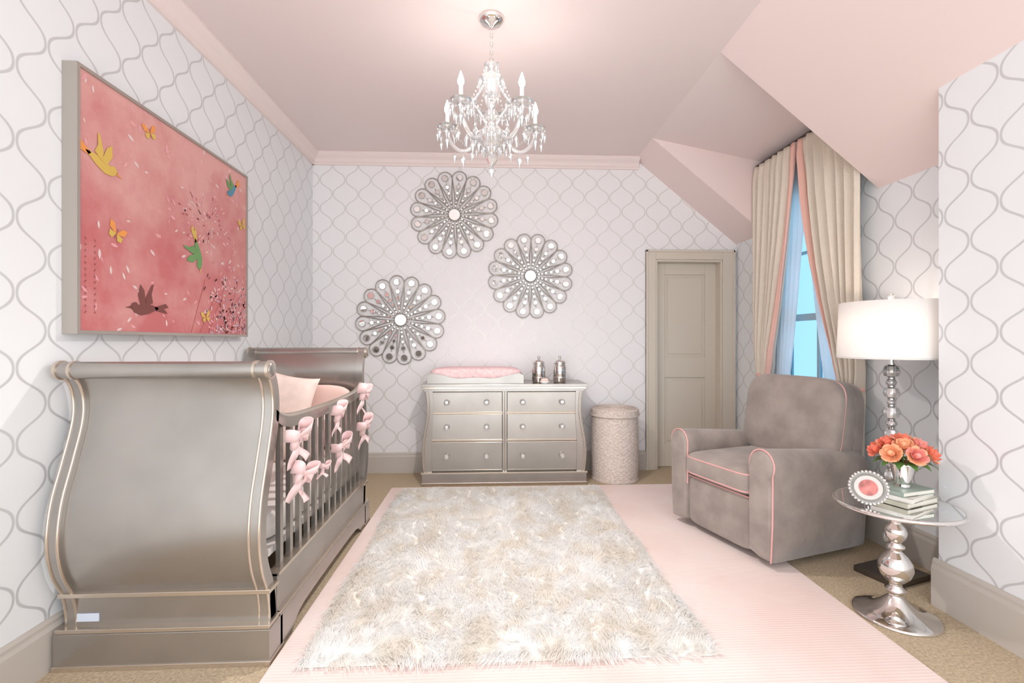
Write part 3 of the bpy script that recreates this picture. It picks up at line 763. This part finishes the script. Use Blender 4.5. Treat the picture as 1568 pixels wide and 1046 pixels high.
for i,h in enumerate(hd):
    v=Vector(h); c=Vector((0,0,.140))+Vector((v.x*.100,v.y*.100,v.z*.075)); rose(c,(v.x,v.y,v.z+.25),.038,1+(i%3))
    b.tube([(0,0,.02),(v.x*.02,v.y*.02,.1),tuple(c)],.002,4,5)
for i in range(12):
    a=2*pi*i/12+.2; r0=.05; 
    pts=[(cos(a)*(r0+.07*t),sin(a)*(r0+.07*t),.12+.03*t-.05*t*t) for t in [0,.25,.5,.75,1]]
    wd=[(-sin(a)*w,cos(a)*w,0) for w in (.003,.016,.019,.012,.001)]
    b.ribbon(pts,wd,4)
b.build(fixn=False)
b=MB('round_photo_frame',[M_chrome,mat('photo_mat',(.62,.58,.55),.6),mat('photo_print',(.55,.17,.15),.5,noise=.5,ns=30),M_silverd],loc=(1.645,1.985,.582),rot=(math.radians(-12),0,math.radians(-38)))
b.disc((0,0,0),.066,.010,3,40)
for i in range(30):
    a=2*pi*i/30; b.sq((.068*cos(a),0,.068*sin(a)),(.0072,.0072,.0072),1,1,0,6,8)
b.tube([(.056*cos(a),-.006,.056*sin(a)) for a in [2*pi*i/40 for i in range(40)]],.0035,3,6,True)
b.disc((0,-.0055,0),.050,.002,1,40); b.disc((0,-.007,0),.034,.002,2,32)
b.tube([(0,.004,.02),(0,.045,-.064)],.004,0,6)
b.build()

# ------------------------------------------------------------ floor lamp
LX,LY=2.085,2.365
b=MB('crystal_floor_lamp',[M_chrome,M_crys,M_shade,M_dark],loc=(LX,LY,0),rot=(0,0,math.radians(18)))
b.box(-.13,.13,-.105,.105,.0,.03,3)
b.lathe([(.05,.03),(.05,.04),(.02,.05),(.012,.06),(.012,1.2)],seg=20)
z=.06
i=0
while z<1.05:
    r=[.036,.026,.040,.022][i%4]; h=[.03,.018,.034,.014][i%4]
    b.lathe([(.012,z),(r*.75,z+h*.25),(r,z+h),(r*.75,z+h*1.75),(.012,z+2*h)],mi=1,seg=12,sm=False)
    b.lathe([(.018,z+2*h),(.018,z+2*h+.006)],seg=16); z+=2*h+.006; i+=1
b.lathe([(.238,1.135),(.226,1.425),(.223,1.425),(.235,1.135)],mi=2,seg=64)
b.lathe([(.239,1.132),(.239,1.14),(.2345,1.14),(.2345,1.132)],mi=2,seg=64)
for a in (0,2*pi/3,4*pi/3): b.tube([(0,0,1.40),(.225*cos(a),.225*sin(a),1.41)],.0025,0,6)
b.tube([(0,0,1.2),(0,0,1.44)],.004,0,6)
b.lathe([(.006,1.43),(.016,1.442),(.018,1.455),(.010,1.468),(0,1.47)],mi=1,seg=10,sm=False)
b.lathe([(.01,1.2),(.02,1.22),(.026,1.25),(.018,1.28),(0,1.29)],mi=2,seg=16)
b.build()
def plight(name,loc,e,col,r):
    l=bpy.data.lights.new(name,'POINT'); l.energy=e; l.color=col; l.shadow_soft_size=r
    o=bpy.data.objects.new(name,l); o.location=loc; sc.collection.objects.link(o); return o
plight('lamp_bulb_light',(LX-.05,LY,1.33),3.0,(1,.86,.76),.03)

# ------------------------------------------------------------ chandelier
CXc,CYc=0.0,2.52
chd=empty('crystal_chandelier',(CXc,CYc,0))
b=MB('body',[M_chrome,M_crys,M_bulb,M_sheet],parent=chd)
b.lathe([(.066,2.949),(.068,2.94),(.062,2.93),(.045,2.915),(.02,2.908),(.012,2.90),(.0,2.895)],seg=32)
zz=2.895
k=0
while zz>2.735:
    t=[2*pi*i/12 for i in range(12)]
    b.tube([((.008*cos(a)) if k%2 else 0,(.008*cos(a)) if not k%2 else 0,zz-.014+.016*sin(a)) for a in t],.0028,0,6,True); zz-=.024;k+=1
b.lathe([(.005,2.74),(.014,2.73),(.006,2.715)],seg=12)
b.lathe([(.006,2.72),(.035,2.705),(.042,2.70),(.018,2.69),(.012,2.675),(.026,2.655),(.020,2.64),(.010,2.63)],mi=1,seg=12,sm=False)
b.lathe([(.010,2.63),(.060,2.63),(.072,2.622),(.056,2.60),(.046,2.55),(.036,2.50),(.022,2.47),(.010,2.46)],mi=1,seg=16,sm=False)
b.lathe([(.010,2.46),(.034,2.445),(.038,2.42),(.024,2.40),(.012,2.39)],mi=1,seg=12,sm=False)
b.lathe([(.030,2.39),(.038,2.37),(.038,2.35),(.026,2.335)],seg=24)
b.lathe([(.010,2.335),(.080,2.33),(.092,2.322),(.076,2.295),(.050,2.26),(.024,2.235),(.012,2.22)],mi=1,seg=18,sm=False)
b.lathe([(.010,2.22),(.030,2.205),(.034,2.19),(.018,2.165),(.005,2.155)],mi=1,seg=12,sm=False)
b.tube([(0,0,2.72),(0,0,2.16)],.005,0,8)
b.octa((0,0,2.125),.024,.034,1)
def chain_drops(p0,p1,sag,n,r=.007):
    p0=Vector(p0);p1=Vector(p1)
    for i in range(n+1):
        t=i/n; p=p0.lerp(p1,t)-Vector((0,0,sag*4*t*(1-t))); b.octa(p,r,r*1.1,1)
lightpos=[]
for i,ad in enumerate((36,108,180,252,324)):
    a=math.radians(ad)-pi/2; ux,uy=cos(a),sin(a)
    P=lambda r,z:(ux*r,uy*r,z)
    b.tube(catmull([P(.03,2.36),P(.07,2.33),P(.11,2.275),P(.16,2.255),P(.21,2.28),P(.245,2.335),P(.255,2.385)],6),.0105,1,8)
    b.lathe([(.012,2.38),(.048,2.392),(.056,2.402),(.048,2.400),(.012,2.39)],ux*.255,uy*.255,1,18,False)
    b.lathe([(.013,2.395),(.019,2.405),(.013,2.42),(.012,2.42)],ux*.255,uy*.255,0,16)
    b.lathe([(.0105,2.415),(.0105,2.470)],ux*.255,uy*.255,3,14)
    b.lathe([(.006,2.470),(.015,2.486),(.0165,2.498),(.010,2.522),(.0015,2.546)],ux*.255,uy*.255,2,14)
    lightpos.append((CXc+ux*.255,CYc+uy*.255,2.575))
    for q in range(8):
        qa=2*pi*q/8; cx_,cy_=ux*.255+.052*cos(qa),uy*.255+.052*sin(qa)
        b.octa((cx_,cy_,2.386),.006,.008,1); b.octa((cx_,cy_,2.346),.011,.030,1)
    b.octa(P(.255,2.315),.015,.040,1); b.octa(P(.16,2.205),.014,.040,1); b.octa(P(.11,2.225),.011,.032,1); b.octa(P(.21,2.225),.011,.032,1); b.octa(P(.29,2.30),.010,.03,1)
    a2=a+math.radians(36); vx,vy=cos(a2),sin(a2); Q=lambda r,z:(vx*r,vy*r,z)
    b.tube(catmull([Q(.03,2.38),Q(.06,2.43),Q(.10,2.47),Q(.14,2.46),Q(.155,2.43)],5),.007,1,8)
    b.octa(Q(.155,2.395),.015,.038,1); b.octa(Q(.10,2.435),.010,.026,1)
    b.octa(Q(.18,2.30),.011,.032,1); b.octa(Q(.14,2.27),.011,.032,1)
    b.lathe([(.004,2.47),(.035,2.482),(.032,2.486),(.004,2.482)],vx*.11,vy*.11,1,12,False)
    for q in range(5): 
        qa=2*pi*q/5; b.octa((vx*.11+.033*cos(qa),vy*.11+.033*sin(qa),2.455),.007,.022,1)
    chain_drops((ux*.05,uy*.05,2.60),(ux*.25,uy*.25,2.405),.05,16,.0080)
    a3=a+math.radians(72); chain_drops((ux*.24,uy*.24,2.40),(cos(a3)*.24,sin(a3)*.24,2.40),.085,20,.0075)
    chain_drops((vx*.06,vy*.06,2.62),(vx*.15,vy*.15,2.45),.03,10,.007)
for n_,r_,z_,h_ in ((14,.084,2.29,.026),(12,.066,2.59,.024),(10,.050,2.235,.022),(8,.036,2.665,.018),(16,.11,2.30,.022)):
    for q in range(n_):
        qa=2*pi*q/n_; b.octa((r_*cos(qa),r_*sin(qa),z_),.009,h_,1)
b.build(fixn=False)
for i,p in enumerate(lightpos): plight('chandelier_light_%d'%(i+1),p,.8,(1,.97,.94),.025)
l=bpy.data.lights.new('added_fill_spot','SPOT'); l.energy=84; l.color=(1,.97,.94); l.spot_size=math.radians(170); l.spot_blend=1.0; l.shadow_soft_size=.03  # added fill spot, no such fitting on the chandelier; brightens floor, spares ceiling
o=bpy.data.objects.new('added_fill_spot',l); o.location=(CXc,CYc,2.06); sc.collection.objects.link(o)

# ------------------------------------------------------------ world and camera
w=bpy.data.worlds.new('world'); sc.world=w; w.use_nodes=True
bg=w.node_tree.nodes['Background']; bg.inputs[0].default_value=(.92,.965,1,1); bg.inputs[1].default_value=3.35
cam=bpy.data.cameras.new('camera'); cam.sensor_width=36; cam.lens=720/1568*36; cam.clip_start=.02
co=bpy.data.objects.new('camera',cam); sc.collection.objects.link(co)
co.location=(0,0,HC); co.rotation_euler=(pi/2,0,math.radians(-2.5)); sc.camera=co
